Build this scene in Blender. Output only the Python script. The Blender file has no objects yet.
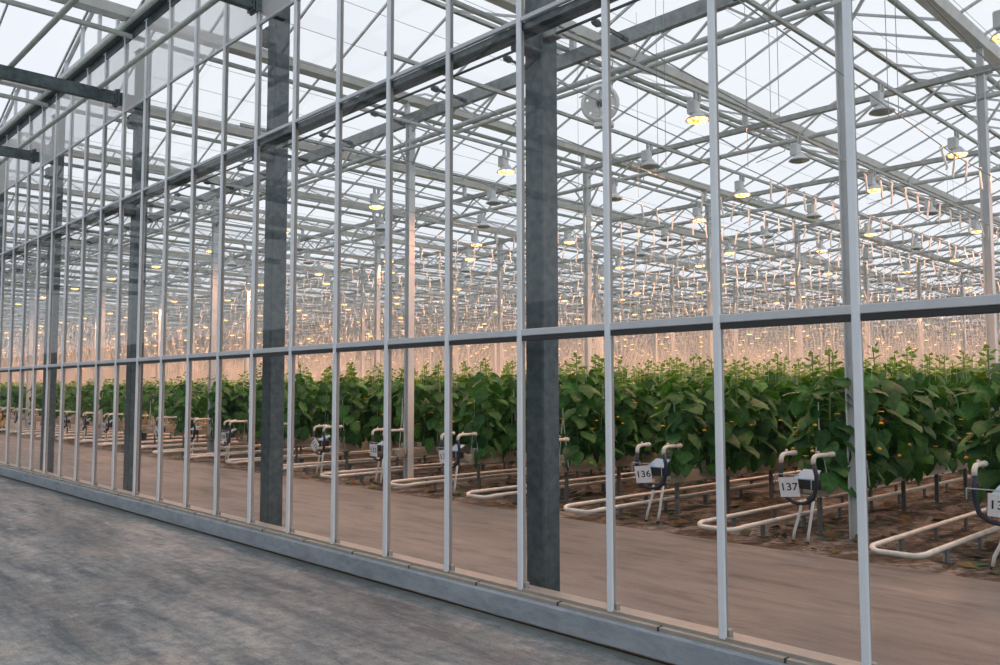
import bpy, math, random
import numpy as np
from mathutils import Vector, Matrix

random.seed(7)
rng = np.random.default_rng(7)
C = bpy.context.scene.collection
PI = math.pi

# ---------------------------------------------------------------- camera numbers (1000 x 665 frame)
F, PITCH, YAW, DIST, ROLL, EYE = 833.1, 0.06792, 0.80626, 4.2238, -0.00146, 1.6
cy, sy, cp, sp = math.cos(YAW), math.sin(YAW), math.cos(PITCH), math.sin(PITCH)
FW = Vector((-sy * cp, cy * cp, sp)); R0 = Vector((cy, sy, 0)); U0 = R0.cross(FW)
RT = R0 * math.cos(ROLL) + U0 * math.sin(ROLL); UP = U0 * math.cos(ROLL) - R0 * math.sin(ROLL)
EYEP = Vector((0, -DIST, EYE))


def pix(x, y, z):
    d = Vector((x, y, z)) - EYEP
    w = d.dot(FW)
    if w < 0.05:
        return (-9999, -9999, w)
    return (500 + F * d.dot(RT) / w, 332.5 - F * d.dot(UP) / w, w)


def seen(x, y, z, m=90):
    a, b, w = pix(x, y, z)
    return w > 0 and -m < a < 1000 + m and -m < b < 665 + m


# ---------------------------------------------------------------- place numbers
X0 = -1.785                 # a glazing bar; bars every 0.8 m along the wall
PANE = 0.8
BAY = 3.95
COLX = -3.86             # dark posts / gutters: COLX - 4 k
POSTX, PBAY = -3.86, 3.90  # white posts
GY0, GSTEP = -0.10, 4.85     # lattice girders along X at GY0 + GSTEP * j
NGIRD = 21
YEND, XEND, XRIGHT = 100.0, -100.0, 7.8
ZG, ZR = 6.82, 7.62         # gutter and ridge heights
ROWX0, ROWP = -2.42, 1.872  # crop rows
ROWY = 4.75
NROW = 52

# ---------------------------------------------------------------- materials
MATS = {}


def nodes(name):
    m = bpy.data.materials.new(name)
    m.use_nodes = True
    nt = m.node_tree
    nt.nodes.clear()
    out = nt.nodes.new('ShaderNodeOutputMaterial')
    MATS[name] = m
    return m, nt, out


def ramp(nt, fac, stops):
    r = nt.nodes.new('ShaderNodeValToRGB')
    while len(r.color_ramp.elements) < len(stops):
        r.color_ramp.elements.new(0.5)
    for e, (p, c) in zip(r.color_ramp.elements, stops):
        e.position = p
        e.color = (*c, 1)
    nt.links.new(fac, r.inputs[0])
    return r.outputs[0]


def noise(nt, scale, detail=4, rough=0.55, vec=None, stretch=None, distort=0.0, coord='Object'):
    t = nt.nodes.new('ShaderNodeTexNoise')
    t.inputs['Scale'].default_value = scale
    t.inputs['Detail'].default_value = detail
    t.inputs['Roughness'].default_value = rough
    t.inputs['Distortion'].default_value = distort
    tc = nt.nodes.new('ShaderNodeTexCoord')
    src = tc.outputs[coord]
    if stretch:
        mp = nt.nodes.new('ShaderNodeMapping')
        mp.inputs['Scale'].default_value = stretch
        nt.links.new(src, mp.inputs[0])
        src = mp.outputs[0]
    nt.links.new(src, t.inputs['Vector'])
    return t.outputs['Fac']


def mixc(nt, fac, a, b, mode='MIX'):
    m = nt.nodes.new('ShaderNodeMix')
    m.data_type = 'RGBA'
    m.blend_type = mode
    for sock, v in ((m.inputs[0], fac), (m.inputs[6], a), (m.inputs[7], b)):
        if hasattr(v, 'links'):
            nt.links.new(v, sock)
        elif isinstance(v, (int, float)):
            sock.default_value = v
        else:
            sock.default_value = (*v, 1)
    return m.outputs[2]


def bsdf(nt, out, color, rough=0.5, metal=0.0, bump=None, spec=0.5):
    b = nt.nodes.new('ShaderNodeBsdfPrincipled')
    for nm, v in (('Base Color', color), ('Roughness', rough)):
        if hasattr(v, 'links'):
            nt.links.new(v, b.inputs[nm])
        elif nm == 'Base Color':
            b.inputs[nm].default_value = (*v, 1)
        else:
            b.inputs[nm].default_value = v
    b.inputs['Metallic'].default_value = metal
    b.inputs['Specular IOR Level'].default_value = spec
    if bump is not None:
        bp = nt.nodes.new('ShaderNodeBump')
        bp.inputs['Strength'].default_value = bump[1]
        bp.inputs['Distance'].default_value = bump[2]
        nt.links.new(bump[0], bp.inputs['Height'])
        nt.links.new(bp.outputs[0], b.inputs['Normal'])
    nt.links.new(b.outputs[0], out.inputs[0])
    return b


def plain(name, c, rough=0.5, metal=0.0, var=0.10, scale=6.0, spec=0.5):
    m, nt, out = nodes(name)
    n = noise(nt, scale, 3)
    lo = tuple(max(0, v * (1 - var)) for v in c)
    hi = tuple(min(1, v * (1 + var)) for v in c)
    bsdf(nt, out, ramp(nt, n, [(0.3, lo), (0.7, hi)]), rough, metal, spec=spec)
    return m


plain('white_alu', (0.80, 0.85, 0.90), 0.42, 0.0, 0.04)
plain('grey_alu', (0.50, 0.51, 0.52), 0.40, 0.25, 0.06)
plain('rubber_and_shade', (0.035, 0.038, 0.04), 0.6)
plain('rail_grey', (0.60, 0.63, 0.66), 0.42, 0.05, 0.05)
plain('fin_grey', (0.37, 0.345, 0.32), 0.5, 0.1, 0.08, 10)
plain('beige_sill', (0.36, 0.33, 0.29), 0.5, 0, 0.08, 12)
plain('galv', (0.34, 0.35, 0.335), 0.45, 0.2, 0.22, 9)
plain('galv_dark', (0.22, 0.245, 0.245), 0.42, 0.35, 0.25, 10)
plain('galv_light', (0.46, 0.48, 0.475), 0.45, 0.15, 0.14, 9)
plain('green_galv', (0.48, 0.52, 0.49), 0.45, 0.2, 0.12, 9)
plain('gutter_alu', (0.72, 0.73, 0.71), 0.45, 0.10, 0.10, 4)
plain('white_steel', (0.64, 0.66, 0.67), 0.45, 0, 0.05, 5)
plain('white_pipe', (0.72, 0.69, 0.63), 0.5, 0, 0.12, 8)
plain('white_plastic', (0.80, 0.80, 0.78), 0.4, 0, 0.05, 8)
plain('hook_white', (0.80, 0.78, 0.74), 0.5, 0, 0.05, 8)
plain('black_plastic', (0.018, 0.02, 0.025), 0.45)
plain('navy_hose', (0.015, 0.022, 0.05), 0.4)
plain('blue_tray', (0.26, 0.45, 0.62), 0.5, 0, 0.08)
plain('paper', (0.88, 0.87, 0.90), 0.7, 0, 0.03, 20)
plain('ink', (0.02, 0.02, 0.025), 0.7)
plain('slab_tan', (0.46, 0.40, 0.31), 0.7, 0, 0.15, 12)
plain('tray_white', (0.40, 0.35, 0.28), 0.5, 0, 0.12, 5)
plain('support_grey', (0.16, 0.17, 0.17), 0.55, 0.3, 0.2, 14)
plain('dark_hub', (0.06, 0.075, 0.09), 0.5)
plain('stem_green', (0.13, 0.24, 0.06), 0.6, 0, 0.2)
plain('flower_yellow', (0.85, 0.42, 0.02), 0.6, 0, 0.1)
plain('twine', (0.62, 0.62, 0.60), 0.8)
plain('wire', (0.30, 0.32, 0.33), 0.5, 0.3)
plain('dark_wire', (0.06, 0.08, 0.085), 0.5, 0.2)
plain('yellow_plastic', (0.75, 0.45, 0.04), 0.5)
plain('dark_green_plastic', (0.02, 0.06, 0.05), 0.5)
plain('sack', (0.42, 0.36, 0.20), 0.8, 0, 0.2, 12)
plain('wall_pale', (0.62, 0.60, 0.57), 0.7, 0, 0.06, 1)
plain('grey_wall', (0.22, 0.24, 0.24), 0.7, 0, 0.1, 1)
plain('litter', (0.13, 0.075, 0.025), 0.9, 0, 0.6, 3)

# dark galvanised posts: mottled zinc
m, nt, out = nodes('dark_post')
n1 = noise(nt, 14, 6, 0.65); n2 = noise(nt, 2.2, 3, 0.5, stretch=(1, 1, 0.35))
c1 = ramp(nt, n1, [(0.3, (0.060, 0.085, 0.092)), (0.72, (0.165, 0.20, 0.205))])
c2 = ramp(nt, n2, [(0.3, (0.55, 0.6, 0.65)), (0.7, (1, 1, 1))])
bsdf(nt, out, mixc(nt, 1.0, c1, c2, 'MULTIPLY'), 0.42, 0.35)

# outside concrete
m, nt, out = nodes('concrete_out')
na = noise(nt, 0.6, 8, 0.62, stretch=(0.42, 1.7, 1), distort=0.25)
nb = noise(nt, 2.6, 9, 0.70, stretch=(0.36, 2.0, 1), distort=0.3)
nc = noise(nt, 60, 5, 0.7)
ca = ramp(nt, na, [(0.32, (0.150, 0.178, 0.190)), (0.50, (0.295, 0.315, 0.315)), (0.66, (0.48, 0.475, 0.45))])
cb = ramp(nt, nb, [(0.38, (0.50, 0.55, 0.60)), (0.52, (0.95, 0.96, 0.97)), (0.66, (1.06, 1.0, 0.95))])
cc = ramp(nt, nc, [(0.35, (0.70, 0.70, 0.70)), (0.62, (1.05, 1.05, 1.05))])
nd = noise(nt, 0.9, 5, 0.6, stretch=(0.6, 1.2, 1))
cw = ramp(nt, nd, [(0.52, (1, 1, 1)), (0.70, (1.0, 0.91, 0.86))])
col = mixc(nt, 1.0, mixc(nt, 1.0, mixc(nt, 1.0, ca, cb, 'MULTIPLY'), cc, 'MULTIPLY'), cw, 'MULTIPLY')
# pale scuffed patches
npz = noise(nt, 2.2, 9, 0.75, stretch=(0.6, 1.4, 1), distort=0.3)
pf = ramp(nt, npz, [(0.56, (0, 0, 0)), (0.66, (1, 1, 1))])
col = mixc(nt, pf, col, mixc(nt, 0.5, col, (0.48, 0.49, 0.49)))
# fine pale scratches and a damp green strip along the foot of the kerb
ns = noise(nt, 1.0, 4, 0.6, stretch=(1.2, 26, 1), distort=0.4)
sf = ramp(nt, ns, [(0.60, (0, 0, 0)), (0.64, (1, 1, 1)), (0.68, (0, 0, 0))])
col = mixc(nt, mixc(nt, 0.78, sf, (0, 0, 0)), col, (0.50, 0.50, 0.48))
nm = noise(nt, 9, 7, 0.72)
col = mixc(nt, 1.0, col, ramp(nt, nm, [(0.36, (0.66, 0.68, 0.70)), (0.52, (1, 1, 1)), (0.66, (1.22, 1.2, 1.17))]), 'MULTIPLY')
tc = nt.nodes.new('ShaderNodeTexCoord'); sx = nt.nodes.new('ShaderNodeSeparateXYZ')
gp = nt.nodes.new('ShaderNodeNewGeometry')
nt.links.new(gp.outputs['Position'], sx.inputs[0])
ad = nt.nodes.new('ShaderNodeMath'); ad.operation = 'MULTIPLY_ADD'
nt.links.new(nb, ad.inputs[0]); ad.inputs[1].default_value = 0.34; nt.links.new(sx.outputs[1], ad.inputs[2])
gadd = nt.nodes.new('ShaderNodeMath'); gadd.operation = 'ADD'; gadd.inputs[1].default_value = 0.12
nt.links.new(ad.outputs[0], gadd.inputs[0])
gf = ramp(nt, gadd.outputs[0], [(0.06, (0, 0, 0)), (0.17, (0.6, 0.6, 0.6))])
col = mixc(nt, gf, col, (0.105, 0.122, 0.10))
rr = ramp(nt, nb, [(0.3, (0.52, 0.52, 0.52)), (0.7, (0.75, 0.75, 0.75))])
bsdf(nt, out, col, rr, 0, (nc, 0.4, 0.004), 0.22)

# inside path concrete
m, nt, out = nodes('concrete_in')
na = noise(nt, 0.5, 7, 0.6, stretch=(0.4, 1.4, 1), distort=0.5)
nb = noise(nt, 2.4, 9, 0.72, stretch=(0.4, 1.7, 1), distort=0.35)
nc = noise(nt, 50, 5, 0.7)
ca = ramp(nt, na, [(0.28, (0.125, 0.122, 0.115)), (0.5, (0.195, 0.190, 0.178)), (0.75, (0.26, 0.252, 0.238))])
cb = ramp(nt, nb, [(0.34, (0.50, 0.49, 0.48)), (0.48, (0.90, 0.90, 0.90)), (0.66, (1.15, 1.14, 1.12))])
cc = ramp(nt, nc, [(0.35, (0.85, 0.85, 0.85)), (0.65, (1, 1, 1))])
bsdf(nt, out, mixc(nt, 1.0, mixc(nt, 1.0, ca, cb, 'MULTIPLY'), cc, 'MULTIPLY'), 0.6, 0, (nc, 0.2, 0.003), 0.3)

# ground under the crop
m, nt, out = nodes('crop_ground')
na = noise(nt, 1.7, 9, 0.72, stretch=(1.3, 0.7, 1), distort=0.9)
nb = noise(nt, 9, 7, 0.7)
ca = ramp(nt, na, [(0.40, (0.030, 0.023, 0.015)), (0.49, (0.115, 0.09, 0.066)), (0.58, (0.27, 0.24, 0.21))])
cb = ramp(nt, nb, [(0.36, (0.25, 0.22, 0.17)), (0.56, (1, 1, 1))])
bsdf(nt, out, mixc(nt, 1.0, ca, cb, 'MULTIPLY'), 0.85, 0, (nb, 0.6, 0.02), 0.2)

# painted concrete kerb
m, nt, out = nodes('kerb')
na = noise(nt, 4.5, 9, 0.75, stretch=(0.8, 1, 2.2), distort=0.4); nb = noise(nt, 40, 4, 0.6)
ca = ramp(nt, na, [(0.3, (0.23, 0.265, 0.305)), (0.55, (0.37, 0.41, 0.455)), (0.75, (0.45, 0.49, 0.53))])
tc = nt.nodes.new('ShaderNodeTexCoord'); sx = nt.nodes.new('ShaderNodeSeparateXYZ')
nt.links.new(tc.outputs['Object'], sx.inputs[0])
ad = nt.nodes.new('ShaderNodeMath'); ad.operation = 'MULTIPLY_ADD'
nt.links.new(na, ad.inputs[0]); ad.inputs[1].default_value = -0.03; nt.links.new(sx.outputs[2], ad.inputs[2])
ef = ramp(nt, ad.outputs[0], [(0.0, (1, 1, 1)), (0.008, (0, 0, 0))])     # rusty dirt line along the foot
bsdf(nt, out, mixc(nt, ef, ca, (0.10, 0.065, 0.04)), 0.7, 0, (nb, 0.3, 0.004), 0.3)


def glass_mat(name, tint, gain, ior=1.5, rough=0.0):
    m, nt, out = nodes(name)
    t = nt.nodes.new('ShaderNodeBsdfTransparent'); t.inputs[0].default_value = (*tint, 1)
    g = nt.nodes.new('ShaderNodeBsdfGlossy'); g.inputs['Roughness'].default_value = rough
    fr = nt.nodes.new('ShaderNodeFresnel'); fr.inputs['IOR'].default_value = ior
    ge = nt.nodes.new('ShaderNodeNewGeometry')
    mul = nt.nodes.new('ShaderNodeMath'); mul.operation = 'MULTIPLY'; mul.inputs[1].default_value = gain
    # the pane is a thin sheet: use the outside Fresnel curve on both faces
    lw = nt.nodes.new('ShaderNodeLayerWeight'); lw.inputs[0].default_value = 0.5
    pw = nt.nodes.new('ShaderNodeMath'); pw.operation = 'POWER'; pw.inputs[1].default_value = 4.0
    nt.links.new(lw.outputs['Facing'], pw.inputs[0])
    ma = nt.nodes.new('ShaderNodeMath'); ma.operation = 'MULTIPLY_ADD'; ma.inputs[1].default_value = 0.80; ma.inputs[2].default_value = 0.05
    nt.links.new(pw.outputs[0], ma.inputs[0])
    nt.links.new(ma.outputs[0], mul.inputs[0])
    nt.nodes.remove(fr); nt.nodes.remove(ge)
    mx = nt.nodes.new('ShaderNodeMixShader')
    nt.links.new(mul.outputs[0], mx.inputs[0]); nt.links.new(t.outputs[0], mx.inputs[1]); nt.links.new(g.outputs[0], mx.inputs[2])
    nt.links.new(mx.outputs[0], out.inputs[0])
    return m


glass_mat('pane_glass', (0.965, 0.975, 0.973), 0.58)
# roof glass: slightly dusty sheet
m, nt, out = nodes('roof_glass')
t = nt.nodes.new('ShaderNodeBsdfTransparent'); t.inputs[0].default_value = (0.955, 0.957, 0.96, 1)
d = nt.nodes.new('ShaderNodeBsdfTranslucent'); d.inputs[0].default_value = (0.90, 0.91, 0.94, 1)
n = noise(nt, 0.6, 5, 0.6)
mr = nt.nodes.new('ShaderNodeMapRange'); mr.inputs[3].default_value = 0.04; mr.inputs[4].default_value = 0.22
nt.links.new(n, mr.inputs[0])
mx = nt.nodes.new('ShaderNodeMixShader')
nt.links.new(mr.outputs[0], mx.inputs[0]); nt.links.new(t.outputs[0], mx.inputs[1]); nt.links.new(d.outputs[0], mx.inputs[2])
nt.links.new(mx.outputs[0], out.inputs[0])
# frosted band at the top of the wall
m, nt, out = nodes('frosted_panel')
t = nt.nodes.new('ShaderNodeBsdfTransparent'); t.inputs[0].default_value = (0.93, 0.95, 0.96, 1)
d = nt.nodes.new('ShaderNodeBsdfTranslucent'); d.inputs[0].default_value = (0.95, 0.96, 0.98, 1)
d2 = nt.nodes.new('ShaderNodeBsdfDiffuse'); d2.inputs[0].default_value = (0.85, 0.87, 0.90, 1)
mxa = nt.nodes.new('ShaderNodeMixShader'); mxa.inputs[0].default_value = 0.25
nt.links.new(d.outputs[0], mxa.inputs[1]); nt.links.new(d2.outputs[0], mxa.inputs[2])
mx = nt.nodes.new('ShaderNodeMixShader'); mx.inputs[0].default_value = 0.55
nt.links.new(t.outputs[0], mx.inputs[1]); nt.links.new(mxa.outputs[0], mx.inputs[2])
nt.links.new(mx.outputs[0], out.inputs[0])


def leaf_mat(name, lo, hi, trans):
    m, nt, out = nodes(name)
    g = nt.nodes.new('ShaderNodeNewGeometry')
    c = ramp(nt, g.outputs['Random Per Island'], [(0.0, lo), (1.0, hi)])
    ln = noise(nt, 16, 4, 0.6)
    c = mixc(nt, 1.0, c, ramp(nt, ln, [(0.34, (0.52, 0.58, 0.55)), (0.55, (1.0, 1.0, 1.0)), (0.72, (1.35, 1.22, 1.2))]), 'MULTIPLY')
    b = nt.nodes.new('ShaderNodeBsdfPrincipled'); b.inputs['Roughness'].default_value = 0.55
    b.inputs['Specular IOR Level'].default_value = 0.35
    nt.links.new(c, b.inputs['Base Color'])
    t = nt.nodes.new('ShaderNodeBsdfTranslucent')
    h = mixc(nt, 1.0, c, (1.0, 1.0, 0.45), 'MULTIPLY')
    nt.links.new(h, t.inputs[0])
    mx = nt.nodes.new('ShaderNodeMixShader'); mx.inputs[0].default_value = trans
    nt.links.new(b.outputs[0], mx.inputs[1]); nt.links.new(t.outputs[0], mx.inputs[2])
    nt.links.new(mx.outputs[0], out.inputs[0])


leaf_mat('leaf', (0.020, 0.090, 0.022), (0.078, 0.250, 0.052), 0.34)
leaf_mat('young_leaf', (0.14, 0.28, 0.045), (0.26, 0.42, 0.08), 0.4)

m, nt, out = nodes('lamp_lit')
e = nt.nodes.new('ShaderNodeEmission'); e.inputs[1].default_value = 1.0
hn = noise(nt, 22, 2, 0.5)
nt.links.new(ramp(nt, hn, [(0.38, (1.8, 0.52, 0.07)), (0.48, (3.6, 1.6, 0.30)), (0.60, (9, 5.5, 2.1))]), e.inputs[0])
nt.links.new(e.outputs[0], out.inputs[0])
plain('lamp_unlit', (0.36, 0.38, 0.33), 0.2, 0.2, 0.2, 15)


# ---------------------------------------------------------------- mesh builder
class MB:
    def __init__(self):
        self.v = []; self.f = []; self.m = []

    def add(self, vs, fs, mi=0):
        o = len(self.v)
        self.v += [tuple(p) for p in vs]
        self.f += [tuple(i + o for i in f) for f in fs]
        self.m += [mi] * len(fs)

    def box(self, c, s, mi=0, rot=None, bevel=0.0):
        cx, cyy, cz = c; x, y, z = s[0] / 2, s[1] / 2, s[2] / 2
        if bevel:
            b = min(bevel, x * .9, y * .9, z * .9)
            vs = []
            for sxx in (-1, 1):
                for syy in (-1, 1):
                    for szz in (-1, 1):
                        vs += [(sxx * (x - b), syy * (y - b), szz * z), (sxx * (x - b), syy * y, szz * (z - b)), (sxx * x, syy * (y - b), szz * (z - b))]
            idx = lambda a, bb, cc, k: ((a > 0) * 4 + (bb > 0) * 2 + (cc > 0)) * 3 + k
            fs = []
            for s_ in (-1, 1):
                fs.append([idx(-1, -1, s_, 0), idx(1, -1, s_, 0), idx(1, 1, s_, 0), idx(-1, 1, s_, 0)])
                fs.append([idx(-1, s_, -1, 1), idx(1, s_, -1, 1), idx(1, s_, 1, 1), idx(-1, s_, 1, 1)])
                fs.append([idx(s_, -1, -1, 2), idx(s_, 1, -1, 2), idx(s_, 1, 1, 2), idx(s_, -1, 1, 2)])
            for a in (-1, 1):
                for bb in (-1, 1):
                    fs.append([idx(a, bb, -1, 1), idx(a, bb, 1, 1), idx(a, bb, 1, 2), idx(a, bb, -1, 2)])
                    fs.append([idx(a, -1, bb, 0), idx(a, 1, bb, 0), idx(a, 1, bb, 2), idx(a, -1, bb, 2)])
                    fs.append([idx(-1, a, bb, 0), idx(1, a, bb, 0), idx(1, a, bb, 1), idx(-1, a, bb, 1)])
                    for cc in (-1, 1):
                        fs.append([idx(a, bb, cc, 0), idx(a, bb, cc, 1), idx(a, bb, cc, 2)])
        else:
            vs = [(i, j, k) for i in (-x, x) for j in (-y, y) for k in (-z, z)]
            fs = [(0, 1, 3, 2), (4, 6, 7, 5), (0, 4, 5, 1), (2, 3, 7, 6), (0, 2, 6, 4), (1, 5, 7, 3)]
        if rot is not None:
            vs = [rot @ Vector(p) for p in vs]
        self.add([(p[0] + cx, p[1] + cyy, p[2] + cz) for p in vs], fs, mi)

    def bar(self, a, b, w, h, up=(0, 0, 1), mi=0):
        a = Vector(a); b = Vector(b); d = b - a; L = d.length; d.normalize()
        s = d.cross(Vector(up))
        if s.length < 1e-4:
            s = d.cross(Vector((1, 0, 0)))
        s.normalize(); u = s.cross(d)
        vs = []
        for p in (a, b):
            for i, j in ((-1, -1), (1, -1), (1, 1), (-1, 1)):
                vs.append(p + s * (w / 2 * i) + u * (h / 2 * j))
        self.add(vs, [(3, 2, 1, 0), (4, 5, 6, 7), (0, 1, 5, 4), (1, 2, 6, 5), (2, 3, 7, 6), (3, 0, 4, 7)], mi)

    def tube(self, pts, r, n=8, mi=0, caps=True):
        pts = [Vector(p) for p in pts]
        rs = r if isinstance(r, (list, tuple)) else [r] * len(pts)
        vs = []; fs = []
        ref = None
        for i, p in enumerate(pts):
            d = (pts[min(i + 1, len(pts) - 1)] - pts[max(i - 1, 0)]).normalized()
            if ref is None:
                ref = d.cross(Vector((0, 0, 1)))
                if ref.length < 1e-3:
                    ref = d.cross(Vector((1, 0, 0)))
            s = (ref - d * ref.dot(d)).normalized(); ref = s
            u = d.cross(s)
            for k in range(n):
                t = 2 * PI * k / n
                vs.append(p + (s * math.cos(t) + u * math.sin(t)) * rs[i])
        for i in range(len(pts) - 1):
            for k in range(n):
                fs.append((i * n + k, i * n + (k + 1) % n, (i + 1) * n + (k + 1) % n, (i + 1) * n + k))
        if caps:
            fs.append(tuple(range(n))[::-1]); fs.append(tuple((len(pts) - 1) * n + k for k in range(n)))
        self.add(vs, fs, mi)

    def lathe(self, prof, c=(0, 0, 0), n=16, axis='z', mi=0):
        vs = []; fs = []
        for r, z in prof:
            for k in range(n):
                t = 2 * PI * k / n
                p = (r * math.cos(t), r * math.sin(t), z)
                if axis == 'y':
                    p = (p[0], -p[2], p[1])
                vs.append((p[0] + c[0], p[1] + c[1], p[2] + c[2]))
        for i in range(len(prof) - 1):
            for k in range(n):
                fs.append((i * n + k, i * n + (k + 1) % n, (i + 1) * n + (k + 1) % n, (i + 1) * n + k))
        self.add(vs, fs, mi)

    def mesh(self, name, mats, smooth=False):
        me = bpy.data.meshes.new(name)
        me.from_pydata(self.v, [], self.f)
        for mm in (mats if isinstance(mats, (list, tuple)) else [mats]):
            me.materials.append(MATS[mm])
        if len(set(self.m)) > 1:
            me.polygons.foreach_set('material_index', self.m)
        if smooth:
            me.polygons.foreach_set('use_smooth', [True] * len(me.polygons))
        me.update()
        return me


def link(name, me, parent=None, loc=(0, 0, 0), rz=0.0):
    o = bpy.data.objects.new(name, me)
    C.objects.link(o)
    o.location = loc
    if rz:
        o.rotation_euler = (0, 0, rz)
    if parent is not None:
        o.parent = parent
    return o


def build(mb, name, mats, parent=None, loc=(0, 0, 0), smooth=False, rz=0.0):
    return link(name, mb.mesh(name, mats, smooth), parent, loc, rz)


def tag(o, label, cat, group=None, kind=None):
    if label: o['label'] = label
    if cat: o['category'] = cat
    if group: o['group'] = group
    if kind: o['kind'] = kind
    return o


def thing(name, label, cat, loc=(0, 0, 0), rz=0.0, group=None, kind=None):
    o = link(name, None, None, loc, rz)
    return tag(o, label, cat, group, kind)


def fast_mesh(name, verts, tris, mats, mat_idx=None, smooth=False):
    """verts (n,3) and faces (m,k) arrays to a mesh"""
    me = bpy.data.meshes.new(name)
    k = tris.shape[1]
    me.vertices.add(len(verts)); me.vertices.foreach_set('co', verts.astype(np.float32).ravel())
    me.loops.add(tris.size); me.loops.foreach_set('vertex_index', tris.astype(np.int32).ravel())
    me.polygons.add(len(tris))
    me.polygons.foreach_set('loop_start', np.arange(0, tris.size, k, dtype=np.int32))
    for mm in mats:
        me.materials.append(MATS[mm])
    if mat_idx is not None:
        me.polygons.foreach_set('material_index', mat_idx.astype(np.int32))
    if smooth:
        me.polygons.foreach_set('use_smooth', np.ones(len(tris), dtype=bool))
    me.update(calc_edges=True)
    return me


ORD = ['first', 'second', 'third', 'fourth', 'fifth', 'sixth', 'seventh', 'eighth', 'ninth', 'tenth', 'eleventh', 'twelfth', 'thirteenth',
       'fourteenth', 'fifteenth', 'sixteenth', 'seventeenth', 'eighteenth', 'nineteenth', 'twentieth']
TENS = {20: ('twenty', 'twentieth'), 30: ('thirty', 'thirtieth'), 40: ('forty', 'fortieth'), 50: ('fifty', 'fiftieth'), 60: ('sixty', 'sixtieth'), 70: ('seventy', 'seventieth'), 80: ('eighty', 'eightieth'), 90: ('ninety', 'ninetieth')}


def ordw(i):            # 1 -> first
    if i <= 20:
        return ORD[i - 1]
    t = i // 10 * 10
    return TENS[t][1] if i == t else TENS[t][0] + '-' + ORD[i - t - 1]


# ================================================================ floors
def slab(name, x0, x1, y0, y1, z0, z1, mat, label, cat):
    b = MB(); b.box(((x0 + x1) / 2, (y0 + y1) / 2, (z0 + z1) / 2), (x1 - x0, y1 - y0, z1 - z0))
    o = build(b, name, mat)
    return tag(o, label, cat, kind='structure')


slab('floor', XEND, XRIGHT, -9.5, -0.02, -0.2, 0.0, 'concrete_out', 'grey stained concrete corridor floor outside the glass wall', 'floor')
slab('floor', XEND, XRIGHT, 0.02, 3.62, -0.2, 0.0, 'concrete_in', 'warm beige concrete path behind the glass wall', 'floor')
slab('ground', XEND, XRIGHT, 3.62, YEND, -0.2, -0.005, 'crop_ground', 'brown littered ground under the crop rows', 'ground')

# ================================================================ the glass wall
wall = thing('wall_front', 'tall glass partition wall with white glazing bars on a concrete kerb', 'glass wall', (0, 0, 0), kind='structure')
WX0, WX1 = X0 - PANE * 46, X0 + PANE * 8
ZM, ZU, ZT, ZW = 1.993, 4.266, 5.557, 6.68
ZS = 0.20
b = MB(); b.box(((WX0 + WX1) / 2, 0.0, 0.085), (WX1 - WX0, 0.20, 0.17), bevel=0.012)
build(b, 'kerb', 'kerb', wall)
b = MB()
b.box(((WX0 + WX1) / 2, -0.035, 0.182), (WX1 - WX0, 0.07, 0.024))
b.box(((WX0 + WX1) / 2, 0.09, 0.179), (WX1 - WX0, 0.18, 0.018))
b.box(((WX0 + WX1) / 2, -0.008, 0.203), (WX1 - WX0, 0.03, 0.02))
s = build(b, 'sill', 'beige_sill', wall)
b = MB()
for i in range(-8, 47):
    for dx in (-0.40,):
        b.box((X0 - PANE * i + dx, -0.0715, 0.185), (0.012, 0.004, 0.026)); b.box((X0 - PANE * i + dx, -0.05, 0.195), (0.010, 0.04, 0.004))
build(b, 'sill_joint', 'rubber_and_shade', s)


def rail(name, z, h, yin, yout):
    b = MB(); b.box(((WX0 + WX1) / 2, (yin + yout) / 2, z), (WX1 - WX0, yin - yout, h), bevel=0.004)
    r = build(b, name, 'rail_grey', wall)
    return r


mid = rail('mid_rail', ZM + 0.008, 0.048, 0.03, -0.022)
b = MB(); b.box(((WX0 + WX1) / 2, 0.02, ZM - 0.034), (WX1 - WX0, 0.07, 0.03))
build(b, 'rail_shade_strip', 'rubber_and_shade', mid)  # dark strip standing in for the shadow below the mid rail
upr = rail('upper_rail', ZU + 0.03, 0.035, 0.01, -0.022)
b = MB(); b.box(((WX0 + WX1) / 2, 0.065, ZU - 0.015), (WX1 - WX0, 0.11, 0.055))
b.box(((WX0 + WX1) / 2, 0.09, ZU - 0.045), (WX1 - WX0, 0.05, 0.03))
build(b, 'girt', 'dark_post', upr)
rail('high_rail', ZT + 0.01, 0.035, 0.012, -0.02)
# head gutter on top of the wall
b = MB()
b.box(((WX0 + WX1) / 2, -0.035, ZW + 0.012), (WX1 - WX0, 0.17, 0.02)); b.box(((WX0 + WX1) / 2, -0.014, ZW - 0.05), (WX1 - WX0, 0.02, 0.12))
b.box(((WX0 + WX1) / 2, 0.06, ZW + 0.09), (WX1 - WX0, 0.02, 0.16))
build(b, 'head_plate', 'dark_post', wall)
b = MB()
b.tube([(WX0, -0.125, ZW + 0.04), (WX1, -0.125, ZW + 0.04)], 0.04, 8)
b.box(((WX0 + WX1) / 2, -0.12, ZW + 0.10), (WX1 - WX0, 0.02, 0.07))
build(b, 'head_edge', 'green_galv', wall)

mb = MB()
mb.box((0, -0.016, (ZS + ZW) / 2), (0.044, 0.022, ZW - ZS), bevel=0.005)
mb.box((0, 0.018, (ZS + ZW) / 2), (0.020, 0.032, ZW - ZS), 1, bevel=0.003)
mb.box((0, 0.025, ZS + 0.025), (0.065, 0.04, 0.05), 1, bevel=0.004)
mb.box((0, -0.02, ZW - 0.015), (0.11, 0.03, 0.012))
mull_me = mb.mesh('glazing_bar', ['white_alu', 'fin_grey'])
for i in range(-8, 47):
    link('glazing_bar', mull_me, wall, (X0 - PANE * i, 0, 0))

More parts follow.
